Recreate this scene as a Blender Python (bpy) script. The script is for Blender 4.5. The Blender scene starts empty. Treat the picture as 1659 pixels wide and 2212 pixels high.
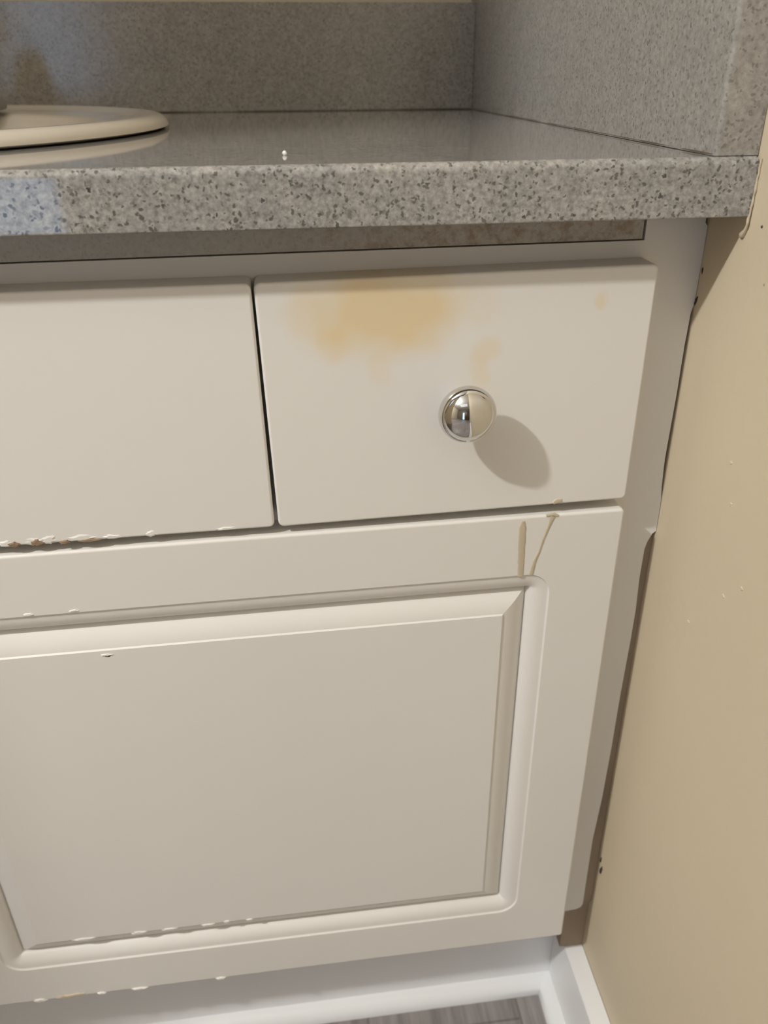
import bpy, bmesh, math, random
from mathutils import Vector, Matrix, noise
random.seed(7)
S = bpy.context.scene
C = S.collection

# ------------------------------------------------------------------ camera
cam = bpy.data.cameras.new('camera')
cam.sensor_fit = 'VERTICAL'
cam.sensor_height = 24.0
cam.lens = 24.0 * 1765.85 / 2212.0
cam.clip_start = 0.01
co = bpy.data.objects.new('camera', cam)
C.objects.link(co)
RT = Vector((0.99202726, -0.12545235, -0.01198462))
UP = Vector((0.07037683, 0.47259084, 0.87846742))
FW = Vector((0.10454198, 0.87230706, -0.47765193))
M = Matrix((RT, UP, -FW)).transposed().to_4x4()
M.translation = Vector((-0.23931, -0.45251, 0.82909))
co.matrix_world = M
S.camera = co
cam.dof.use_dof = True
cam.dof.focus_distance = 0.48
cam.dof.aperture_fstop = 6.4

# ------------------------------------------------------------------ view, world, lamps
S.view_settings.view_transform = 'Standard'
S.view_settings.look = 'None'
S.view_settings.gamma = 1.0
S.view_settings.use_curve_mapping = False
S.view_settings.exposure = 0.0

world = bpy.data.worlds.new('daylight')
S.world = world
world.use_nodes = True
wb = world.node_tree.nodes['Background']
wb.inputs[0].default_value = (0.42, 0.66, 1.0, 1)
wb.inputs[1].default_value = 3.2

def lamp(name, kind, loc, energy, color, size, target=None, size_y=None):
    l = bpy.data.lights.new(name, kind)
    l.energy = energy
    l.color = color
    if kind == 'POINT':
        l.shadow_soft_size = size
    else:
        l.size = size
        if size_y:
            l.shape = 'RECTANGLE'
            l.size_y = size_y
    o = bpy.data.objects.new(name, l)
    C.objects.link(o)
    o.location = loc
    if target is not None:
        o.rotation_euler = (Vector(target) - Vector(loc)).to_track_quat('-Z', 'Y').to_euler()
    return o

lamp('ceiling_bulb', 'POINT', (-1.45, -0.80, 2.01), 109, (0.965, 0.965, 0.95), 0.032)
lamp('fill_light', 'AREA', (-0.9, -1.9, 2.38), 1.5, (0.96, 0.97, 1.0), 1.2, (-0.9, -1.9, 0), 0.6)  # added soft fill from above, no known fixture there

# ------------------------------------------------------------------ materials
def new_mat(name):
    m = bpy.data.materials.new(name)
    m.use_nodes = True
    nt = m.node_tree
    b = nt.nodes['Principled BSDF']
    return m, nt, b

def N(nt, t, **kw):
    n = nt.nodes.new(t)
    for k, v in kw.items():
        setattr(n, k, v)
    return n

def coords(nt):
    return N(nt, 'ShaderNodeTexCoord').outputs['Object']

def noise_tex(nt, vec, scale, detail=3.0, rough=0.5):
    n = N(nt, 'ShaderNodeTexNoise')
    n.inputs['Scale'].default_value = scale
    n.inputs['Detail'].default_value = detail
    n.inputs['Roughness'].default_value = rough
    nt.links.new(vec, n.inputs['Vector'])
    return n

def ramp(nt, fac, a, b, ca=(0, 0, 0, 1), cb=(1, 1, 1, 1)):
    r = N(nt, 'ShaderNodeValToRGB')
    r.color_ramp.elements[0].position = a
    r.color_ramp.elements[1].position = b
    r.color_ramp.elements[0].color = ca
    r.color_ramp.elements[1].color = cb
    nt.links.new(fac, r.inputs[0])
    return r.outputs[0]

def mix(nt, fac, a, b, mode='MIX'):
    m = N(nt, 'ShaderNodeMix', data_type='RGBA', blend_type=mode)
    for v, s in ((fac, m.inputs[0]), (a, m.inputs[6]), (b, m.inputs[7])):
        if isinstance(v, (int, float, tuple)):
            s.default_value = v
        else:
            nt.links.new(v, s)
    return m.outputs[2]

def bump(nt, b, h, strength, dist):
    n = N(nt, 'ShaderNodeBump')
    n.inputs['Strength'].default_value = strength
    n.inputs['Distance'].default_value = dist
    nt.links.new(h, n.inputs['Height'])
    nt.links.new(n.outputs[0], b.inputs['Normal'])

def paint(name, col, rough=0.4, bscale=60, bdist=0.0004, bstr=0.3, var=0.05):
    m, nt, b = new_mat(name)
    v = coords(nt)
    n = noise_tex(nt, v, 5.0, 3)
    dark = tuple(c * (1 - var) for c in col) + (1,)
    lite = tuple(min(1, c * (1 + var * 0.4)) for c in col) + (1,)
    nt.links.new(ramp(nt, n.outputs[0], 0.3, 0.7, dark, lite), b.inputs['Base Color'])
    b.inputs['Roughness'].default_value = rough
    if bdist:
        nb = noise_tex(nt, v, bscale, 3)
        bump(nt, b, nb.outputs[0], bstr, bdist)
    return m

CAB = (0.80, 0.775, 0.73)
WHITE_CAB = paint('white_thermofoil', CAB, 0.42, 300, 0.00005, 0.25, 0.02)
WHITE_TRIM = paint('white_trim_paint', (0.88, 0.88, 0.88), 0.38, 60, 0.0006, 0.35, 0.04)
WALL = paint('beige_wall_paint', (0.63, 0.535, 0.385), 0.55, 130, 0.0009, 0.35, 0.03)
WALL_FAR = paint('room_wall_paint', (0.62, 0.545, 0.42), 0.6, 90, 0.0005, 0.2, 0.03)
WALL_DARK = paint('bounce_cut_wall_paint', (0.16, 0.14, 0.115), 0.6, 90, 0.0005, 0.2, 0.03)  # unseen rear wall, darkened to cut bounce onto the backsplash
CEIL = paint('ceiling_paint', (0.52, 0.50, 0.47), 0.8, 90, 0.0005, 0.2, 0.02)
FILLER = paint('bare_filler_board', (0.40, 0.31, 0.225), 0.75, 80, 0.0008, 0.5, 0.3)
MDF = paint('exposed_brown_board', (0.27, 0.19, 0.125), 0.9, 700, 0.0006, 0.9, 0.35)
CAULK = paint('cream_caulk', (0.56, 0.485, 0.36), 0.5, 300, 0.0006, 0.5, 0.05)
DIRT = paint('dark_grime', (0.05, 0.042, 0.035), 0.8, 500, 0.0004, 0.5, 0.3)
DRIP = paint('dried_tan_drip', (0.63, 0.545, 0.40), 0.35, 300, 0.0003, 0.4, 0.15)
PORC = paint('white_porcelain', (0.80, 0.76, 0.69), 0.08, 20, 0.0002, 0.1, 0.01)
INSIDE = paint('dark_cabinet_inside', (0.10, 0.08, 0.06), 0.9, 50, 0, 0, 0.1)

def chrome():
    m, nt, b = new_mat('polished_chrome')
    n = noise_tex(nt, coords(nt), 30, 2)
    nt.links.new(ramp(nt, n.outputs[0], 0.3, 0.7, (0.68, 0.68, 0.68, 1), (0.73, 0.73, 0.72, 1)), b.inputs['Base Color'])
    b.inputs['Metallic'].default_value = 1.0
    b.inputs['Roughness'].default_value = 0.03
    return m
CHROME = chrome()

def stone(name, rough, stains=False, gain=1.0, flat=0.0):
    m, nt, b = new_mat(name)
    v = coords(nt)
    # warp so that the chips of stone are irregular
    wn = noise_tex(nt, v, 420, 3)
    wm = N(nt, 'ShaderNodeVectorMath', operation='SCALE')
    wm.inputs['Scale'].default_value = 0.0042
    nt.links.new(wn.outputs['Color'], wm.inputs[0])
    wa = N(nt, 'ShaderNodeVectorMath', operation='ADD')
    nt.links.new(v, wa.inputs[0]); nt.links.new(wm.outputs[0], wa.inputs[1])
    vec = wa.outputs[0]
    fine = noise_tex(nt, v, 330, 5, 0.75)
    col = ramp(nt, fine.outputs[0], 0.34, 0.66, (0.205, 0.198, 0.186, 1), (0.475, 0.462, 0.44, 1))
    broad = noise_tex(nt, v, 45, 3)
    col = mix(nt, 0.6, col, ramp(nt, broad.outputs[0], 0.3, 0.7, (0.80, 0.80, 0.82, 1), (1.08, 1.06, 1.04, 1)), 'MULTIPLY')

    def specks(scale, size, keep, colour, col, amount):
        vo = N(nt, 'ShaderNodeTexVoronoi', feature='F1')
        vo.inputs['Scale'].default_value = scale
        nt.links.new(vec, vo.inputs['Vector'])
        d = ramp(nt, vo.outputs['Distance'], size * 0.75, size, (1, 1, 1, 1), (0, 0, 0, 1))
        sep = N(nt, 'ShaderNodeSeparateColor')
        nt.links.new(vo.outputs['Color'], sep.inputs[0])
        k = ramp(nt, sep.outputs[0], keep - 0.02, keep, (1, 1, 1, 1), (0, 0, 0, 1))
        mm = N(nt, 'ShaderNodeMath', operation='MULTIPLY')
        nt.links.new(d, mm.inputs[0]); nt.links.new(k, mm.inputs[1])
        m2 = N(nt, 'ShaderNodeMath', operation='MULTIPLY')
        nt.links.new(mm.outputs[0], m2.inputs[0]); m2.inputs[1].default_value = amount
        return mix(nt, m2.outputs[0], col, colour)
    col = specks(230, 0.42, 0.22, (0.46, 0.45, 0.43, 1), col, 0.5)
    col = specks(300, 0.36, 0.30, (0.16, 0.155, 0.14, 1), col, 0.7)
    col = specks(400, 0.42, 0.42, (0.085, 0.08, 0.07, 1), col, 0.8)
    col = specks(230, 0.26, 0.16, (0.05, 0.047, 0.045, 1), col, 0.85)
    if flat:
        col = mix(nt, flat, col, (0.335, 0.31, 0.272, 1))
    if gain != 1.0:
        col = mix(nt, 0.65, col, (0.58, 0.55, 0.47, 1))
    if stains:
        sn = noise_tex(nt, v, 130, 4, 0.7)
        sx = N(nt, 'ShaderNodeSeparateXYZ'); nt.links.new(v, sx.inputs[0])
        rx = N(nt, 'ShaderNodeMapRange')
        rx.inputs[1].default_value = -0.27; rx.inputs[2].default_value = -0.16
        nt.links.new(sx.outputs[0], rx.inputs[0])
        f = N(nt, 'ShaderNodeMath', operation='MULTIPLY')
        nt.links.new(ramp(nt, sn.outputs[0], 0.45, 0.62), f.inputs[0]); nt.links.new(rx.outputs[0], f.inputs[1])
        f2 = N(nt, 'ShaderNodeMath', operation='MULTIPLY'); f2.inputs[1].default_value = 0.6
        nt.links.new(f.outputs[0], f2.inputs[0])
        col = mix(nt, f2.outputs[0], col, (0.27, 0.16, 0.08, 1))
    nt.links.new(col, b.inputs['Base Color'])
    b.inputs['Roughness'].default_value = rough
    return m
STONE = stone('speckled_grey_quartz', 0.05)
SPLASH_STONE = stone('honed_grey_quartz', 0.16, flat=0.42)
STONE_RAW = stone('stained_grey_quartz', 0.35, True, 1.3)

def drawer_mat():
    m, nt, b = new_mat('stained_white_thermofoil')
    v = coords(nt)
    wn = noise_tex(nt, v, 55, 3)
    ws = N(nt, 'ShaderNodeVectorMath', operation='SUBTRACT')
    nt.links.new(wn.outputs['Color'], ws.inputs[0]); ws.inputs[1].default_value = (0.5, 0.5, 0.5)
    wm = N(nt, 'ShaderNodeVectorMath', operation='SCALE'); wm.inputs['Scale'].default_value = 0.013
    nt.links.new(ws.outputs[0], wm.inputs[0])
    wa = N(nt, 'ShaderNodeVectorMath', operation='ADD')
    nt.links.new(v, wa.inputs[0]); nt.links.new(wm.outputs[0], wa.inputs[1])
    vec = wa.outputs[0]
    # x, z, rx, rz, strength
    blobs = [(-0.176, 0.722, 0.046, 0.032, 0.62), (-0.205, 0.716, 0.040, 0.030, 0.50), (-0.195, 0.703, 0.034, 0.024, 0.30),
             (-0.166, 0.709, 0.028, 0.022, 0.45), (-0.214, 0.697, 0.016, 0.014, 0.28), (-0.188, 0.684, 0.009, 0.016, 0.26),
             (-0.170, 0.693, 0.022, 0.012, 0.22), (-0.128, 0.690, 0.011, 0.010, 0.42), (-0.131, 0.677, 0.009, 0.013, 0.34),
             (-0.135, 0.716, 0.017, 0.018, 0.20), (-0.228, 0.712, 0.016, 0.026, 0.22), (-0.0649, 0.7146, 0.0055, 0.006, 0.50)]
    tot = None
    for x, z, rx, rz, s in blobs:
        sub = N(nt, 'ShaderNodeVectorMath', operation='SUBTRACT')
        nt.links.new(vec, sub.inputs[0]); sub.inputs[1].default_value = (x, -0.0195, z)
        mul = N(nt, 'ShaderNodeVectorMath', operation='MULTIPLY')
        nt.links.new(sub.outputs[0], mul.inputs[0]); mul.inputs[1].default_value = (1 / rx, 0.0, 1 / rz)
        ln = N(nt, 'ShaderNodeVectorMath', operation='LENGTH')
        nt.links.new(mul.outputs[0], ln.inputs[0])
        mr = N(nt, 'ShaderNodeMapRange', interpolation_type='SMOOTHSTEP')
        mr.inputs[1].default_value = 1.0; mr.inputs[2].default_value = 0.35
        mr.inputs[3].default_value = 0.0; mr.inputs[4].default_value = s
        nt.links.new(ln.outputs['Value'], mr.inputs[0])
        if tot is None:
            tot = mr.outputs[0]
        else:
            a = N(nt, 'ShaderNodeMath', operation='ADD')
            nt.links.new(tot, a.inputs[0]); nt.links.new(mr.outputs[0], a.inputs[1])
            tot = a.outputs[0]
    cl = N(nt, 'ShaderNodeMath', operation='MINIMUM'); cl.inputs[1].default_value = 1.0
    nt.links.new(tot, cl.inputs[0])
    col = mix(nt, cl.outputs[0], CAB + (1,), (0.78, 0.64, 0.41, 1))
    nt.links.new(col, b.inputs['Base Color'])
    b.inputs['Roughness'].default_value = 0.42
    return m
STAINED = drawer_mat()

def floor_mat():
    m, nt, b = new_mat('grey_wood_vinyl')
    v = coords(nt)
    mp = N(nt, 'ShaderNodeMapping')
    mp.inputs['Scale'].default_value = (1.0, 0.06, 1.0)
    nt.links.new(v, mp.inputs[0])
    g = noise_tex(nt, mp.outputs[0], 90, 5, 0.65)
    col = ramp(nt, g.outputs[0], 0.30, 0.72, (0.17, 0.155, 0.148, 1), (0.42, 0.39, 0.375, 1))
    rot = N(nt, 'ShaderNodeMapping')
    rot.inputs['Rotation'].default_value = (0, 0, math.pi / 2)
    rot.inputs['Location'].default_value = (0.0, 0.0557, 0)
    nt.links.new(v, rot.inputs[0])
    br = N(nt, 'ShaderNodeTexBrick')
    br.inputs['Scale'].default_value = 1.0
    br.inputs['Brick Width'].default_value = 1.2
    br.inputs['Row Height'].default_value = 0.15
    br.inputs['Mortar Size'].default_value = 0.0012
    br.inputs['Color1'].default_value = (1, 1, 1, 1)
    br.inputs['Color2'].default_value = (0.82, 0.80, 0.80, 1)
    br.inputs['Mortar'].default_value = (0.62, 0.60, 0.58, 1)
    nt.links.new(rot.outputs[0], br.inputs[0])
    col = mix(nt, 1.0, col, br.outputs[0], 'MULTIPLY')
    nt.links.new(col, b.inputs['Base Color'])
    b.inputs['Roughness'].default_value = 0.45
    return m
FLOOR = floor_mat()

def glass():
    m, nt, b = new_mat('window_glass')
    b.inputs['Transmission Weight'].default_value = 1.0
    b.inputs['Roughness'].default_value = 0.0
    b.inputs['IOR'].default_value = 1.1
    n = noise_tex(nt, coords(nt), 3, 1)
    nt.links.new(ramp(nt, n.outputs[0], 0.3, 0.7, (0.93, 0.96, 1, 1), (0.97, 0.98, 1, 1)), b.inputs['Base Color'])
    return m
GLASS = glass()

# ------------------------------------------------------------------ mesh helpers
def finish(name, bm, m, parent=None, sharp=35, smooth=True):
    bmesh.ops.remove_doubles(bm, verts=bm.verts, dist=1e-6)
    bmesh.ops.recalc_face_normals(bm, faces=bm.faces)
    me = bpy.data.meshes.new(name)
    bm.to_mesh(me)
    bm.free()
    me.materials.append(m)
    if smooth:
        for p in me.polygons:
            p.use_smooth = True
        me.set_sharp_from_angle(angle=math.radians(sharp))
    o = bpy.data.objects.new(name, me)
    C.objects.link(o)
    if smooth:
        wn = o.modifiers.new('weighted_normal', 'WEIGHTED_NORMAL')
        wn.mode = 'FACE_AREA'
        wn.weight = 80
        wn.keep_sharp = True
    if parent is not None:
        o.parent = parent
        w = parent
        off = Vector((0, 0, 0))
        while w is not None:
            off += w.location
            w = w.parent
        o.location = -off          # meshes are written in room coordinates
    return o

def empty(name, loc):
    o = bpy.data.objects.new(name, None)
    o.empty_display_size = 0.05
    C.objects.link(o)
    o.location = loc
    return o

def tag(o, label, cat, group=None):
    o['label'] = label
    o['category'] = cat
    if group:
        o['group'] = group

def structure(o, label=None):
    o['kind'] = 'structure'
    if label:
        o['label'] = label
    return o

def box(bm, x0, x1, y0, y1, z0, z1):
    vs = [bm.verts.new((x, y, z)) for x in (x0, x1) for y in (y0, y1) for z in (z0, z1)]
    for f in ((0, 1, 3, 2), (4, 6, 7, 5), (0, 4, 5, 1), (2, 3, 7, 6), (0, 2, 6, 4), (1, 5, 7, 3)):
        bm.faces.new([vs[i] for i in f])
    return vs

def bevel_all(bm, w, seg=2):
    bmesh.ops.bevel(bm, geom=list(bm.edges), offset=w, segments=seg, affect='EDGES', profile=0.5)

def skin(bm, rings, cap0=True, cap1=True, closed=True):
    R = [[bm.verts.new(p) for p in r] for r in rings]
    n = len(R[0])
    for a, b in zip(R, R[1:]):
        for i in range(n if closed else n - 1):
            j = (i + 1) % n
            try:
                bm.faces.new((a[i], a[j], b[j], b[i]))
            except ValueError:
                pass
    if cap0:
        bm.faces.new(R[0][::-1])
    if cap1:
        bm.faces.new(R[-1])
    return R

def round_quad(q, inset, radius, n=6):
    """2-D quad TL TR BR BL -> inset outline with rounded corners."""
    q = [Vector(p) for p in q]
    cx = sum((p for p in q), Vector((0, 0))) / 4
    lines = []
    for i in range(4):
        a, b = q[i], q[(i + 1) % 4]
        t = (b - a).normalized()
        nrm = Vector((-t.y, t.x))
        if (cx - a).dot(nrm) < 0:
            nrm = -nrm
        lines.append((a + nrm * inset, t))
    pts = []
    for i in range(4):
        (p, t), (r, u) = lines[i - 1], lines[i]
        den = t.x * u.y - t.y * u.x
        s = ((r.x - p.x) * u.y - (r.y - p.y) * u.x) / den
        P = p + t * s
        ctr = P - t * radius + u * radius
        for k in range(n + 1):
            a = k / n * math.pi / 2
            pts.append(ctr + (-u) * math.cos(a) * radius + t * math.sin(a) * radius)
    return pts

def ring3(pts, y):
    return [(p.x, y, p.y) for p in pts]

def slab_front(q, y_back, y_front, corner, edge, n=6):
    rings = [ring3(round_quad(q, 0, corner, n), y_back)]
    for k in range(6):
        a = k / 5 * math.pi / 2
        ins = edge * (1 - math.cos(a))
        rings.append(ring3(round_quad(q, ins, max(corner - ins, 1e-5), n), y_front + edge * (1 - math.sin(a))))
    return rings

def lathe(bm, prof, origin, axis, n=64, sx=1.0, sy=1.0):
    """prof: (radius, height) along the axis"""
    axis = Vector(axis).normalized()
    e1 = axis.orthogonal().normalized()
    if abs(axis.z) > 0.9:
        e1 = Vector((1, 0, 0))
    e2 = axis.cross(e1)
    o = Vector(origin)
    rings = []
    for r, h in prof:
        rings.append([tuple(o + axis * h + e1 * math.cos(2 * math.pi * i / n) * r * sx + e2 * math.sin(2 * math.pi * i / n) * r * sy) for i in range(n)])
    skin(bm, rings)

def tube(bm, pts, radii, n=10):
    pts = [Vector(p) for p in pts]
    rings = []
    for i, p in enumerate(pts):
        t = (pts[min(i + 1, len(pts) - 1)] - pts[max(i - 1, 0)]).normalized()
        ref = Vector((0, 1, 0)) if abs(t.y) < 0.9 else Vector((1, 0, 0))
        a = t.cross(ref).normalized()
        b = t.cross(a)
        r = radii[i] if isinstance(radii, (list, tuple)) else radii
        rings.append([tuple(p + (a * math.cos(2 * math.pi * k / n) + b * math.sin(2 * math.pi * k / n)) * r) for k in range(n)])
    skin(bm, rings)

def flake(bm, cx, cz, w, h, y, lift=0.0012, seed=0, curl=1.0):
    """an irregular lifted flake / patch lying on a front at depth y (towards the viewer is -y)"""
    rnd = random.Random(seed)
    n = 18
    rim = [0.72 + 0.5 * rnd.random() for _ in range(n)]
    out, mid = [], []
    for i in range(n):
        a = 2 * math.pi * i / n
        px = cx + math.cos(a) * w / 2 * rim[i]
        pz = cz + math.sin(a) * h / 2 * rim[i]
        out.append((px, y, pz))
        mid.append((cx + (px - cx) * 0.6, y - lift * (0.6 + 0.5 * rnd.random()), cz + (pz - cz) * 0.6))
    skin(bm, [[(x, y + 0.0015, z) for x, _, z in out], out, mid])

# ------------------------------------------------------------------ the room
XL, YF, YB, ZC = -3.0, -3.2, 0.526, 2.42
def plain(name, x0, x1, y0, y1, z0, z1, m):
    bm = bmesh.new()
    box(bm, x0, x1, y0, y1, z0, z1)
    return structure(finish(name, bm, m, smooth=False))
plain('floor', XL, 0.1, YF, YB + 0.1, -0.08, 0.0, FLOOR)
plain('ceiling', XL, 0.1, YF, YB + 0.1, ZC, ZC + 0.08, CEIL)
plain('wall_right', 0.0, 0.1, YF, YB, 0.0, ZC, WALL)
plain('wall_back', XL, 0.1, YB, YB + 0.1, 0.0, ZC, WALL_FAR)
plain('wall_left', XL - 0.1, XL, YF, YB + 0.1, 0.0, ZC, WALL_FAR)
plain('wall_light_blocker', -1.16, -1.10, -0.512, YB, 0.0, ZC, WALL_FAR)  # unseen partition, added to keep the bulb off the backsplash
# wall behind the viewer, with a window opening
WX0, WX1, WZ0, WZ1 = -1.48, -1.06, 0.06, 1.60
bm = bmesh.new()
box(bm, XL - 0.1, WX0, YF - 0.1, YF, 0.0, ZC)
box(bm, WX1, 0.1, YF - 0.1, YF, 0.0, ZC)
box(bm, WX0, WX1, YF - 0.1, YF, 0.0, WZ0)
box(bm, WX0, WX1, YF - 0.1, YF, WZ1, ZC)
structure(finish('wall_front', bm, WALL_DARK, smooth=False))
bm = bmesh.new()
for a in ((WX0, WX0 + 0.04, WZ0, WZ1), (WX1 - 0.04, WX1, WZ0, WZ1), (WX0 + 0.04, WX1 - 0.04, WZ0, WZ0 + 0.04), (WX0 + 0.04, WX1 - 0.04, WZ1 - 0.04, WZ1)):
    box(bm, a[0], a[1], YF - 0.08, YF - 0.02, a[2], a[3])
win = structure(finish('window_1', bm, WHITE_TRIM, smooth=False))
bm = bmesh.new()
box(bm, WX0 + 0.04, WX1 - 0.04, YF - 0.055, YF - 0.049, WZ0 + 0.04, WZ1 - 0.04)
finish('pane', bm, GLASS, win, smooth=False)

DX0, DX1 = -0.90, -0.14  # unseen dark door, added to give the chrome knob a dark reflection
bm = bmesh.new()
box(bm, DX0, DX1, YF + 0.0005, YF + 0.030, 0.004, 2.03)
bevel_all(bm, 0.003, 2)
for z0, z1 in ((0.20, 0.95), (1.10, 1.85)):
    for x0, x1 in ((DX0 + 0.10, DX0 + 0.34), (DX1 - 0.34, DX1 - 0.10)):
        box(bm, x0, x1, YF + 0.0305, YF + 0.036, z0, z1)
dd = structure(finish('stand_in_door', bm, paint('stand_in_dark_wood', (0.055, 0.032, 0.02), 0.35, 40, 0.0004, 0.3, 0.3), smooth=False))
bm = bmesh.new()
lathe(bm, [(0.026, 0.0), (0.026, 0.006), (0.011, 0.010), (0.010, 0.030), (0.024, 0.040), (0.028, 0.052), (0.020, 0.062), (0.001, 0.065)], (DX0 + 0.065, YF + 0.0305, 0.95), (0, 1, 0), 32)
finish('stand_in_door_handle', bm, CHROME, dd)

# baseboard on the right wall, with a quarter-round shoe along it and along the toe kick
TOE_Y, BB_X, BB_Z, SHOE = 0.0348, -0.0174, 0.0938, 0.0143
bm = bmesh.new()
prof = [(-0.0005, 0.0), (BB_X, 0.0), (BB_X, BB_Z - 0.003), (BB_X + 0.0009, BB_Z - 0.0009), (BB_X + 0.003, BB_Z), (-0.0005, BB_Z + 0.001)]
ys = [TOE_Y - 0.0003] + [TOE_Y - 0.01 - i * 0.04 for i in range(40)]
skin(bm, [[(x + (0.0004 * noise.noise(Vector((y * 25, z * 9, 3))) if x < -0.01 else 0), y, z) for x, z in prof] for y in ys])
structure(finish('baseboard_right', bm, WHITE_TRIM, sharp=30))

def quarter(n=8):
    return [(0, 0)] + [(SHOE * math.cos(k / n * math.pi / 2), SHOE * math.sin(k / n * math.pi / 2)) for k in range(n + 1)]
bm = bmesh.new()    # along the toe kick, mitred at the corner
rings = []
for i, x in enumerate([-1.095] + [-1.0 + k * 0.05 for k in range(19)] + [None]):
    r = []
    for a, z in quarter():
        xx = BB_X - a if x is None else x
        wob = 0.0004 * noise.noise(Vector((xx * 14, z * 40, 1)))
        r.append((xx, TOE_Y - a - (wob if a > 0.002 else 0), z))
    rings.append(r)
skin(bm, rings)
structure(finish('trim_1', bm, WHITE_TRIM, sharp=50))
bm = bmesh.new()    # along the right wall
rings = []
for i, y in enumerate([None] + [0.0 - k * 0.05 for k in range(30)]):
    r = []
    for a, z in quarter():
        yy = TOE_Y - a if y is None else y
        r.append((BB_X - a - 0.0003 * noise.noise(Vector((yy * 20, z * 40, 5))) * (a > 0.002), yy, z))
    rings.append(r)
skin(bm, rings)
structure(finish('trim_2', bm, WHITE_TRIM, sharp=50))

# ------------------------------------------------------------------ vanity cabinet
D = -0.01953
van = empty('vanity_cabinet', (-0.55, 0.25, 0.0))
tag(van, 'white bathroom vanity cabinet with a stained drawer and raised panel door under the grey counter', 'cabinet')

# face frame: notched for the stone strip, its wall side cut to an uneven scribe line
right_edge = [(-0.0017, 0.7590), (-0.0019, 0.7508), (-0.0003, 0.7490), (-0.0001, 0.7300), (-0.0003, 0.7200), (-0.0002, 0.7060),
              (-0.0016, 0.7000), (-0.0021, 0.6800), (-0.0019, 0.6500), (-0.0023, 0.6200), (-0.0025, 0.6050), (-0.0015, 0.5850),
              (-0.0004, 0.5750), (-0.0003, 0.5520), (-0.0026, 0.5500), (-0.0052, 0.5440), (-0.0064, 0.5380), (-0.0066, 0.5150),
              (-0.0055, 0.4880), (-0.0056, 0.4600), (-0.0066, 0.4100), (-0.0068, 0.3560), (-0.0078, 0.3000), (-0.0102, 0.2500),
              (-0.0100, 0.1950), (-0.0098, 0.1720), (-0.0098, 0.1660), (-0.0112, 0.1622), (-0.0150, 0.1598)]
outline = [(-1.098, 0.7700)] + [(-1.098, 0.7424), (-0.0362, 0.7424), (-0.0362, 0.7596)] + right_edge + [(-0.0300, 0.1583), (-1.098, 0.1583)]
outline = outline[1:]
bm = bmesh.new()
f = bm.faces.new([bm.verts.new((x, 0.0, z)) for x, z in outline])
ext = bmesh.ops.extrude_face_region(bm, geom=[f])
bmesh.ops.translate(bm, verts=[v for v in ext['geom'] if isinstance(v, bmesh.types.BMVert)], vec=(0, 0.019, 0))
finish('face_frame', bm, WHITE_CAB, van, smooth=False)

bm = bmesh.new()
box(bm, -1.098, -0.004, 0.020, 0.5, 0.110, 0.125)
box(bm, -1.098, -1.082, 0.020, 0.5, 0.125, 0.70)
box(bm, -0.020, -0.004, 0.020, 0.5, 0.125, 0.70)
finish('carcass', bm, INSIDE, van, smooth=False)

bm = bmesh.new()    # unpainted filler strip between the stile and the wall
rings = []
for k in range(60):
    z = 0.0945 + k / 59 * (0.5485 - 0.0945)
    w = 0.0005 * noise.noise(Vector((0, z * 40, 2)))
    y0 = 0.0075 + w if z < 0.16 else 0.0035 + w * 2
    rings.append([(-0.0220, y0 + 0.001, z), (-0.0002, y0, z), (-0.0002, 0.0188, z), (-0.0220, 0.0188, z)])
fs = finish('filler_strip', bmesh.new() if False else (skin(bm, rings), bm)[1], FILLER, van, sharp=40)
fs['label'] = 'bare brown strip'

bm = bmesh.new()
box(bm, -1.098, BB_X + 0.0002, TOE_Y, TOE_Y + 0.012, 0.0, 0.0938)
finish('toe_kick', bm, WHITE_TRIM, van, smooth=False)

# drawer with knob
bm = bmesh.new()
skin(bm, slab_front([(-0.2540, 0.7318), (-0.0343, 0.7334), (-0.0343, 0.5892), (-0.2513, 0.5866)], -0.0003, D, 0.0035, 0.0016))
dr = finish('drawer_front', bm, STAINED, van, sharp=40)
dr['label'] = 'white drawer front with a tan water stain'
KX, KZ = -0.1423, 0.6597
def knob(x, z, parent):
    bm = bmesh.new()
    prof = [(0.0085, 0.0), (0.0085, 0.0015), (0.0072, 0.004), (0.0072, 0.0095), (0.0092, 0.0112), (0.0118, 0.0124)]
    for k in range(13):
        a = -math.pi / 2 + k / 12 * math.pi
        prof.append((0.0132 + 0.0032 * math.cos(a), 0.0183 + 0.0052 * math.sin(a)))
    prof += [(0.0134, 0.02325)]
    Rc, r0, h0 = 0.0172, 0.0138, 0.0233
    base = math.sqrt(Rc * Rc - r0 * r0)
    for k in range(14):
        r = r0 * math.cos(k / 13 * math.pi / 2)
        prof.append((max(r, 1e-5), h0 + math.sqrt(Rc * Rc - r * r) - base))
    lathe(bm, prof, (x, D, z), (0, -1, 0), 72)
    o = finish('knob', bm, CHROME, parent, sharp=50)
    o['label'] = 'round chrome knob'
    return o
knob(KX, KZ, dr)

# false drawer panel in front of the sink
bm = bmesh.new()
skin(bm, slab_front([(-0.8420, 0.7345), (-0.2554, 0.7318), (-0.2537, 0.5868), (-0.8420, 0.5862)], -0.0003, D, 0.0035, 0.0016))
ff = finish('false_drawer_front', bm, WHITE_CAB, van, sharp=40)
# left-hand drawer, the mirror of the stained one
bm = bmesh.new()
skin(bm, slab_front([(-1.0640, 0.7345), (-0.8450, 0.7345), (-0.8450, 0.5862), (-1.0640, 0.5862)], -0.0003, D, 0.0035, 0.0016))
dr2 = finish('drawer_front', bm, WHITE_CAB, van, sharp=40)
knob(-0.9545, 0.6605, dr2)

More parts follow.
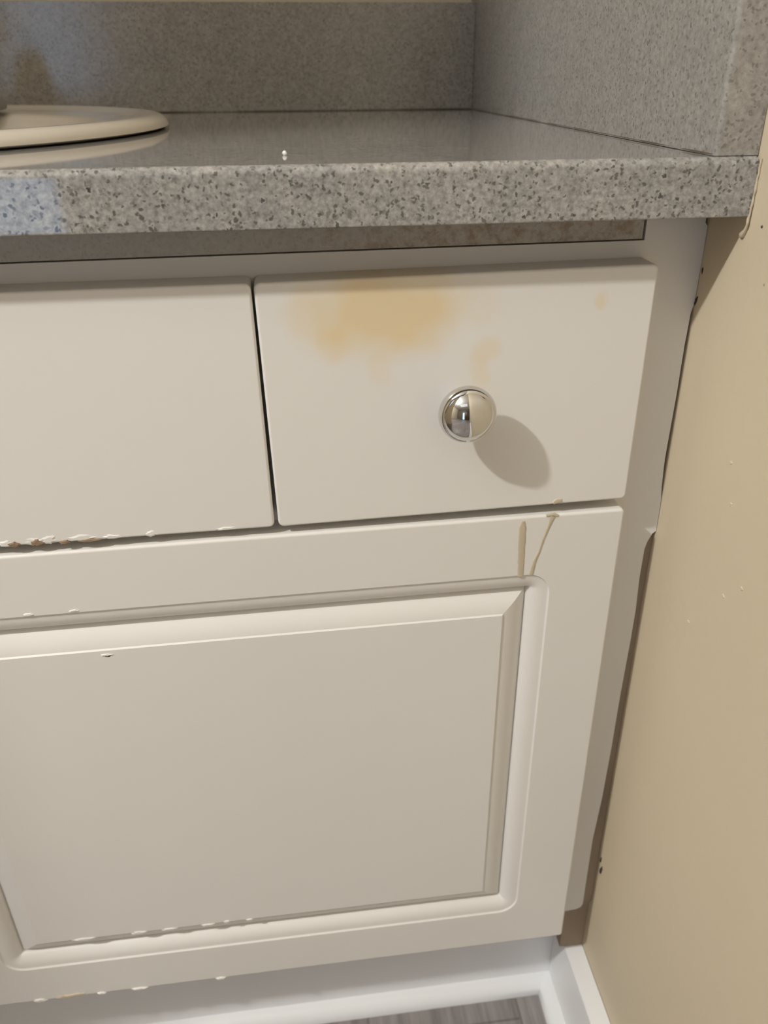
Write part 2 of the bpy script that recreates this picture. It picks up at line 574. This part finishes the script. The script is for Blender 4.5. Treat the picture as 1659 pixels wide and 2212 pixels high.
# raised panel doors
def door(q, lip, parent):
    bm = bmesh.new()
    rings = slab_front(q, -0.0003, D, 0.0030, 0.0019)
    R0 = 0.016
    prof = [(0.0, 0.0), (0.0011, 0.0011), (0.0022, 0.00125)]
    A, B = (0.0022, 0.00125), (0.0140, 0.0100)
    for k in range(1, 10):
        a = k / 9 * math.pi / 2 * 0.97
        prof.append((A[0] + (B[0] - A[0]) * math.sin(a), A[1] + (B[1] - A[1]) * (1 - math.cos(a))))
    P, Q = prof[-1], (0.0292, 0.0012)
    for k in range(1, 12):
        t = k / 11
        a = t * math.pi / 2
        s = 0.55 * t + 0.45 * (1 - math.cos(a))
        d = 0.35 * t + 0.65 * math.sin(a)
        prof.append((P[0] + (Q[0] - P[0]) * (0.7 * t + 0.3 * (1 - math.cos(a))), P[1] + (Q[1] - P[1]) * (0.45 * t + 0.55 * math.sin(a))))
    prof += [(0.0302, 0.0011), (0.0310, 0.0)]
    for s, d in prof:
        # the outer bead has rounded corners, the raised panel sharp ones
        rad = max(R0 - s * (R0 / 0.0135), 2e-5)
        rings.append(ring3(round_quad(lip, s, rad, 6), D + d))
    skin(bm, rings)
    return finish('door', bm, WHITE_CAB, parent, sharp=28)
d1 = door([(-0.5410, 0.5797), (-0.0335, 0.5818), (-0.0343, 0.1543), (-0.5410, 0.1565)],
          [(-0.4965, 0.5367), (-0.0778, 0.5380), (-0.0785, 0.1965), (-0.4965, 0.1978)], van)
d2 = door([(-1.0640, 0.5800), (-0.5440, 0.5800), (-0.5440, 0.1560), (-1.0640, 0.1560)],
          [(-1.0195, 0.5370), (-0.5885, 0.5370), (-0.5885, 0.1980), (-1.0195, 0.1980)], van)

# paint chips and drips
def chips(items, parent, m, name, y=D, lift=0.0006):
    for i, (x, z, w, h) in enumerate(items):
        bm = bmesh.new()
        flake(bm, x, z, w, h, y, lift, seed=i * 13 + int(abs(x) * 9999))
        finish(name, bm, m, parent, sharp=20)
chips([(-0.4090, 0.5885, 0.008, 0.0045), (-0.3930, 0.5889, 0.010, 0.005), (-0.3845, 0.5893, 0.009, 0.006), (-0.3660, 0.5889, 0.017, 0.0045),
       (-0.3490, 0.5884, 0.010, 0.0032), (-0.3262, 0.5887, 0.007, 0.0042), (-0.2820, 0.5885, 0.012, 0.0024)], ff, WHITE_CAB, 'paint_chip')
chips([(-0.4045, 0.5876, 0.007, 0.0040), (-0.3915, 0.5879, 0.009, 0.0045), (-0.3760, 0.5872, 0.006, 0.0026), (-0.3625, 0.5872, 0.014, 0.0020)], ff, MDF, 'exposed_board', D - 0.0004, 0.0009)
chips([(-0.4780, 0.1575, 0.011, 0.0050), (-0.3985, 0.1565, 0.014, 0.0030), (-0.3315, 0.1562, 0.008, 0.0030), (-0.4290, 0.1568, 0.008, 0.0028)], d1, WHITE_CAB, 'paint_chip', D, 0.0012)
chips([(-0.4565, 0.1583, 0.020, 0.0042), (-0.4480, 0.1592, 0.012, 0.0036)], d1, DRIP, 'exposed_board', D, 0.0010)
chips([(-0.4300, 0.2279, 0.018, 0.0034), (-0.3880, 0.2279, 0.013, 0.0034), (-0.3640, 0.2277, 0.012, 0.0026), (-0.3340, 0.2273, 0.010, 0.0026),
       (-0.3190, 0.2281, 0.006, 0.0034), (-0.3010, 0.2276, 0.006, 0.0020)], d1, WHITE_CAB, 'paint_chip', D, 0.0008)
chips([(-0.3663, 0.5021, 0.0065, 0.0032)], d1, DIRT, 'paint_chip', D + 0.0002, 0.0004)
chips([(-0.3664, 0.5029, 0.0085, 0.0018), (-0.4070, 0.5383, 0.006, 0.0022), (-0.3800, 0.5386, 0.006, 0.0016)], d1, WHITE_CAB, 'paint_chip', D, 0.0007)

def ribbon(pts, widths, y=D, lift=0.0006, m=DRIP, parent=None, name='dried_drip', seed=1):
    bm = bmesh.new()
    rings = []
    P = [Vector(p) for p in pts]
    dense = []
    for i in range(len(P) - 1):
        for k in range(6):
            t = k / 6
            dense.append((P[i].lerp(P[i + 1], t), widths[i] + (widths[i + 1] - widths[i]) * t))
    dense.append((P[-1], widths[-1]))
    for i, (p, w) in enumerate(dense):
        t = (dense[min(i + 1, len(dense) - 1)][0] - dense[max(i - 1, 0)][0]).normalized()
        n = Vector((-t.y, t.x))
        w *= 1 + 0.18 * noise.noise(Vector((i * 0.7, seed, 0)))
        c = p + n * 0.0003 * noise.noise(Vector((i * 0.6, seed, 4)))
        ring = []
        for k in range(9):
            a = math.pi * k / 8
            q = c + n * (math.cos(a) * w / 2)
            ring.append((q.x, y - lift * math.sin(a) ** 0.6, q.y))
        ring.append(((c - n * w * 0.4).x, y + 0.0005, (c - n * w * 0.4).y))
        ring.append(((c + n * w * 0.4).x, y + 0.0005, (c + n * w * 0.4).y))
        rings.append(ring)
    skin(bm, rings)
    o = finish(name, bm, m, parent, sharp=50)
    return o
for o in (ribbon([(-0.0997, 0.5785), (-0.0998, 0.5740), (-0.0995, 0.5600), (-0.0991, 0.5480), (-0.0987, 0.5374)], [0.0020, 0.0046, 0.0046, 0.0042, 0.0038], parent=d1, seed=2),
          ribbon([(-0.0808, 0.5806), (-0.0822, 0.5757), (-0.0852, 0.5657), (-0.0876, 0.5556), (-0.0903, 0.5472), (-0.0917, 0.5384)], [0.0038, 0.0022, 0.0013, 0.0013, 0.0022, 0.0030], parent=d1, seed=5)):
    o['label'] = 'dried tan drip'
o = ribbon([(-0.0850, 0.5812), (-0.0800, 0.5818), (-0.0775, 0.5806)], [0.0016, 0.0024, 0.0016], y=D, parent=d1, seed=8)
o['label'] = 'dried tan drip'
o = ribbon([(-0.0815, 0.5898), (-0.0790, 0.5912), (-0.0763, 0.5914)], [0.0020, 0.0036, 0.0026], parent=dr, seed=9)
o['label'] = 'dried tan drip'

# ------------------------------------------------------------------ countertop
def zt(x): return 0.7884 - 0.0068 * x        # the slab sits a hair out of level
def zu(x): return 0.7599 - 0.0072 * x
CF, SX, SY = -0.04203, -0.566, 0.240         # front face, sink centre
ctop = empty('countertop', (-0.55, 0.24, 0.76))
tag(ctop, 'speckled grey quartz countertop with a thick square front edge', 'countertop')
bm = bmesh.new()
xs = [-1.097 + k * (1.097 - 0.0012) / 12 for k in range(13)]
r = 0.0042
rings = []
for x in xs:
    T, U = zt(x), zu(x)
    p = [(CF + 0.020, U + 0.0003), (CF + 0.0012, U), (CF + 0.0003, U + 0.0004), (CF, U + 0.0012)]
    for k in range(7):
        a = k / 6 * math.pi / 2
        p.append((CF + r * (1 - math.cos(a)), T - r + r * math.sin(a)))
    rings.append([(x, y, z) for y, z in p])
skin(bm, rings, False, False, closed=False)
# top sheet with an oval cut-out
def sheet(zf, flip, y0):
    vs = [bm.verts.new((x, y0, zf(x))) for x in xs] + [bm.verts.new((x, YB - 0.0015, zf(x))) for x in reversed(xs)]
    es = [bm.edges.new((vs[i], vs[(i + 1) % len(vs)])) for i in range(len(vs))]
    n = 64
    el = [bm.verts.new((SX + 0.229 * math.cos(2 * math.pi * i / n), SY + 0.231 * math.sin(2 * math.pi * i / n), zf(SX + 0.229 * math.cos(2 * math.pi * i / n)))) for i in range(n)]
    es += [bm.edges.new((el[i], el[(i + 1) % n])) for i in range(n)]
    bmesh.ops.triangle_fill(bm, use_beauty=True, use_dissolve=False, edges=es)
    return el, vs
e1, v1 = sheet(zt, False, CF + r)
e2, v2 = sheet(lambda x: zt(x) - 0.020, True, CF + 0.020)
for a, b in ((e1, e2),):
    for i in range(len(a)):
        j = (i + 1) % len(a)
        bm.faces.new((a[i], a[j], b[j], b[i]))
nx = len(xs)
for i in range(nx - 1, 2 * nx - 1):           # right end and back
    bm.faces.new((v1[i], v1[i + 1], v2[i + 1], v2[i]))
bm.faces.new((v1[-1], v1[0], v2[0], v2[-1]))
for side in (0, -1):                          # ends of the apron
    bm.faces.new([bm.verts.new(q) for q in rings[side]] + [bm.verts.new((xs[side], CF + 0.020, zt(xs[side])))])
finish('slab', bm, STONE, ctop, sharp=40)
bm = bmesh.new()
vs = box(bm, -1.05, -0.0375, 0.0006, 0.018, 0.7432, 0.7610)
for v in vs:
    if v.co.z > 0.75:
        v.co.z = zu(v.co.x) + 0.0080
st = finish('build_up_strip', bm, STONE_RAW, ctop, smooth=False)
st['label'] = 'rust stained stone strip'
# uneven caulk where the slab meets the wall
bm = bmesh.new()
pts, rad = [], []
for k in range(24):
    t = k / 23
    z = zt(0) - 0.001 - t * 0.031
    pts.append((-0.0006 - 0.0010 * t ** 3, CF - 0.0004 + 0.0008 * noise.noise(Vector((k * 0.5, 1, 1))), z))
    rad.append(0.0006 + 0.0004 * noise.noise(Vector((k * 0.35, 3, 2))))
pts += [(-0.0009, -0.0408, 0.7535), (-0.0009, -0.0385, 0.7508), (-0.0006, -0.0368, 0.7494)]
rad += [0.0009, 0.0017, 0.0006]
tube(bm, pts, rad)
finish('caulk_bead', bm, CAULK, ctop, sharp=60)

# splashes
def splash(name, x0, x1, y0, y1, h, label, e=0.0009):
    bm = bmesh.new()
    vs = box(bm, x0, x1, y0, y1, 0, 1)
    for v in vs:
        v.co.z = zt(v.co.x) + (h if v.co.z > 0.5 else 0.0003)
    ed = [x for x in bm.edges if all(abs(v.co.x - x0) < 1e-6 and abs(v.co.y - y0) < 1e-6 for v in x.verts)]
    bmesh.ops.bevel(bm, geom=ed, offset=e, segments=3, affect='EDGES', profile=0.5)
    o = finish(name, bm, SPLASH_STONE, None, sharp=40)
    tag(o, label, 'splash')
    return o
JOINT = paint('brown_joint_grime', (0.13, 0.10, 0.07), 0.6, 300, 0.0003, 0.4, 0.3)
ss = splash('side_splash', -0.0233, -0.0005, CF + 0.0035, YB - 0.001, 0.1016, 'short speckled grey stone side splash against the beige right wall', 0.0022)
bs = splash('backsplash', -1.098, -0.0236, 0.50454, YB - 0.001, 0.0975, 'long grey stone backsplash behind the sink at the back of the counter')
def joint(parent, p0, p1, seed):
    bm = bmesh.new()
    pts, rad = [], []
    for k in range(41):
        p = Vector(p0).lerp(Vector(p1), k / 40)
        pts.append((p.x, p.y, p.z))
        rad.append(0.0005 + 0.0003 * noise.noise(Vector((k * 0.45, seed, 0))))
    tube(bm, pts, rad, 8)
    finish('joint_bead', bm, JOINT, parent, sharp=60)
joint(ss, (-0.0229, CF + 0.006, zt(-0.0233) + 0.0009), (-0.0229, 0.503, zt(-0.0233) + 0.0009), 1)
joint(bs, (-1.09, 0.5049, zt(-1.09) + 0.0009), (-0.025, 0.5049, zt(-0.025) + 0.0009), 2)

# ------------------------------------------------------------------ sink and faucet
ZS = zt(SX)
sink = empty('sink', (SX, SY, ZS))
tag(sink, 'white oval drop-in sink set in the grey counter', 'sink')
bm = bmesh.new()
n = 96
def oval(a, b, z, dx=0.0, dy=0.0):
    out = []
    for i in range(n):
        t = 2 * math.pi * i / n
        x = SX + dx + a * math.cos(t)
        out.append((x, SY + dy + b * math.sin(t), z + zt(x)))
    return out
A0, B0 = 0.250, 0.254
rings = [oval(A0 - 0.03, B0 - 0.03, -0.012), oval(A0 - 0.022, B0 - 0.022, 0.0007), oval(A0 - 0.004, B0 - 0.004, 0.0007), oval(A0 - 0.001, B0 - 0.001, 0.0017)]
for k in range(7):
    a = k / 6 * math.pi / 2
    rings.append(oval(A0 - 0.011 * (1 - math.cos(a)), B0 - 0.011 * (1 - math.cos(a)), 0.0022 + 0.0078 * math.sin(a)))
rings += [oval(A0 - 0.018, B0 - 0.018, 0.0097), oval(A0 - 0.026, B0 - 0.026, 0.0075), oval(A0 - 0.036, B0 - 0.038, 0.0065, 0, -0.001)]
for dy, s, z in ((-0.022, 0.83, 0.0058), (-0.026, 0.80, 0.002), (-0.027, 0.775, -0.010), (-0.027, 0.74, -0.035), (-0.027, 0.66, -0.075), (-0.027, 0.50, -0.110), (-0.027, 0.28, -0.128), (-0.027, 0.09, -0.132)):
    rings.append(oval(A0 * s, B0 * s * 0.93, z, 0, dy))
skin(bm, rings, True, True)
finish('basin', bm, PORC, sink, sharp=50)
bm = bmesh.new()
lathe(bm, [(0.024, 0.0), (0.024, 0.002), (0.019, 0.0035), (0.016, 0.0025), (0.001, 0.0030)], (SX, SY - 0.027, ZS - 0.1318), (0, 0, 1), 40)
finish('drain', bm, CHROME, sink)

FX, FY, FZ = -0.549, 0.385, ZS + 0.0072
fau = empty('faucet', (FX, FY, FZ))
tag(fau, 'chrome two-handle faucet on the back rim of the white sink', 'faucet')
bm = bmesh.new()
q = [(FX - 0.080, FY + 0.028), (FX + 0.080, FY + 0.028), (FX + 0.080, FY - 0.028), (FX - 0.080, FY - 0.028)]
rings = []
for ins, z in ((0, 0), (0, 0.006), (0.002, 0.010), (0.006, 0.012)):
    rings.append([(p.x, p.y, FZ + z) for p in round_quad(q, ins, 0.027 - ins, 8)])
skin(bm, rings)
finish('base_plate', bm, CHROME, fau)
bm = bmesh.new()
tube(bm, [(FX, FY, FZ + 0.010), (FX, FY, FZ + 0.05), (FX, FY - 0.012, FZ + 0.085), (FX, FY - 0.045, FZ + 0.10), (FX, FY - 0.085, FZ + 0.088), (FX, FY - 0.105, FZ + 0.070)], [0.017, 0.014, 0.013, 0.012, 0.0115, 0.011], 24)
finish('spout', bm, CHROME, fau)
for s in (-1, 1):
    bm = bmesh.new()
    hx = FX + s * 0.052
    lathe(bm, [(0.020, 0.0), (0.019, 0.012), (0.015, 0.030), (0.012, 0.038), (0.001, 0.040)], (hx, FY, FZ + 0.010), (0, 0, 1), 32)
    tube(bm, [(hx, FY, FZ + 0.040), (hx - s * 0.004, FY - 0.018, FZ + 0.046), (hx - s * 0.006, FY - 0.036, FZ + 0.050), (hx - s * 0.007, FY - 0.052, FZ + 0.052)], [0.008, 0.0070, 0.0058, 0.0046], 16)
    finish('handle', bm, CHROME, fau)

# scuffs and grime on the right wall beside the cabinet
wr = bpy.data.objects['wall_right']
def wall_mark(y, z, w, h, m, seed, lift=0.0005, tilt=0.0):
    bm = bmesh.new()
    flake(bm, 0.0, 0.0, w, h, 0.0, lift, seed)
    for v in bm.verts:
        a, d, c = v.co
        a, c = a * math.cos(tilt) - c * math.sin(tilt), a * math.sin(tilt) + c * math.cos(tilt)
        v.co = (d - 0.0001, y + a, z + c)
    finish('scuff_mark', bm, m, wr, sharp=20)
wall_mark(-0.0042, 0.2150, 0.0035, 0.0120, DIRT, 3, 0.0010, 0.25)
wall_mark(-0.0008, 0.2240, 0.0020, 0.0080, DIRT, 4, 0.0008)
wall_mark(-0.0540, 0.7571, 0.0012, 0.0015, DIRT, 5)
wall_mark(-0.0662, 0.7314, 0.0010, 0.0014, FILLER, 6)
wall_mark(-0.0025, 0.7250, 0.0014, 0.0040, DIRT, 7)
wall_mark(-0.0012, 0.7075, 0.0016, 0.0060, DIRT, 8, 0.0008, 0.3)
for k, (y, z) in enumerate([(-0.0785, 0.6134), (-0.070, 0.635), (-0.090, 0.560), (-0.060, 0.52), (-0.105, 0.575)]):
    wall_mark(y, z, 0.0030, 0.0022, WALL, 20 + k, 0.0006)

# a crumb on the counter
bm = bmesh.new()
bmesh.ops.create_icosphere(bm, subdivisions=2, radius=0.0013)
for v in bm.verts:
    v.co *= 1 + 0.35 * noise.noise(v.co * 900)
    v.co += Vector((-0.2330, 0.0080, zt(-0.233) + 0.0010))
o = finish('crumb', bm, WHITE_TRIM, None, sharp=60)
tag(o, 'tiny white crumb lying on the grey counter right of the sink', 'crumb')
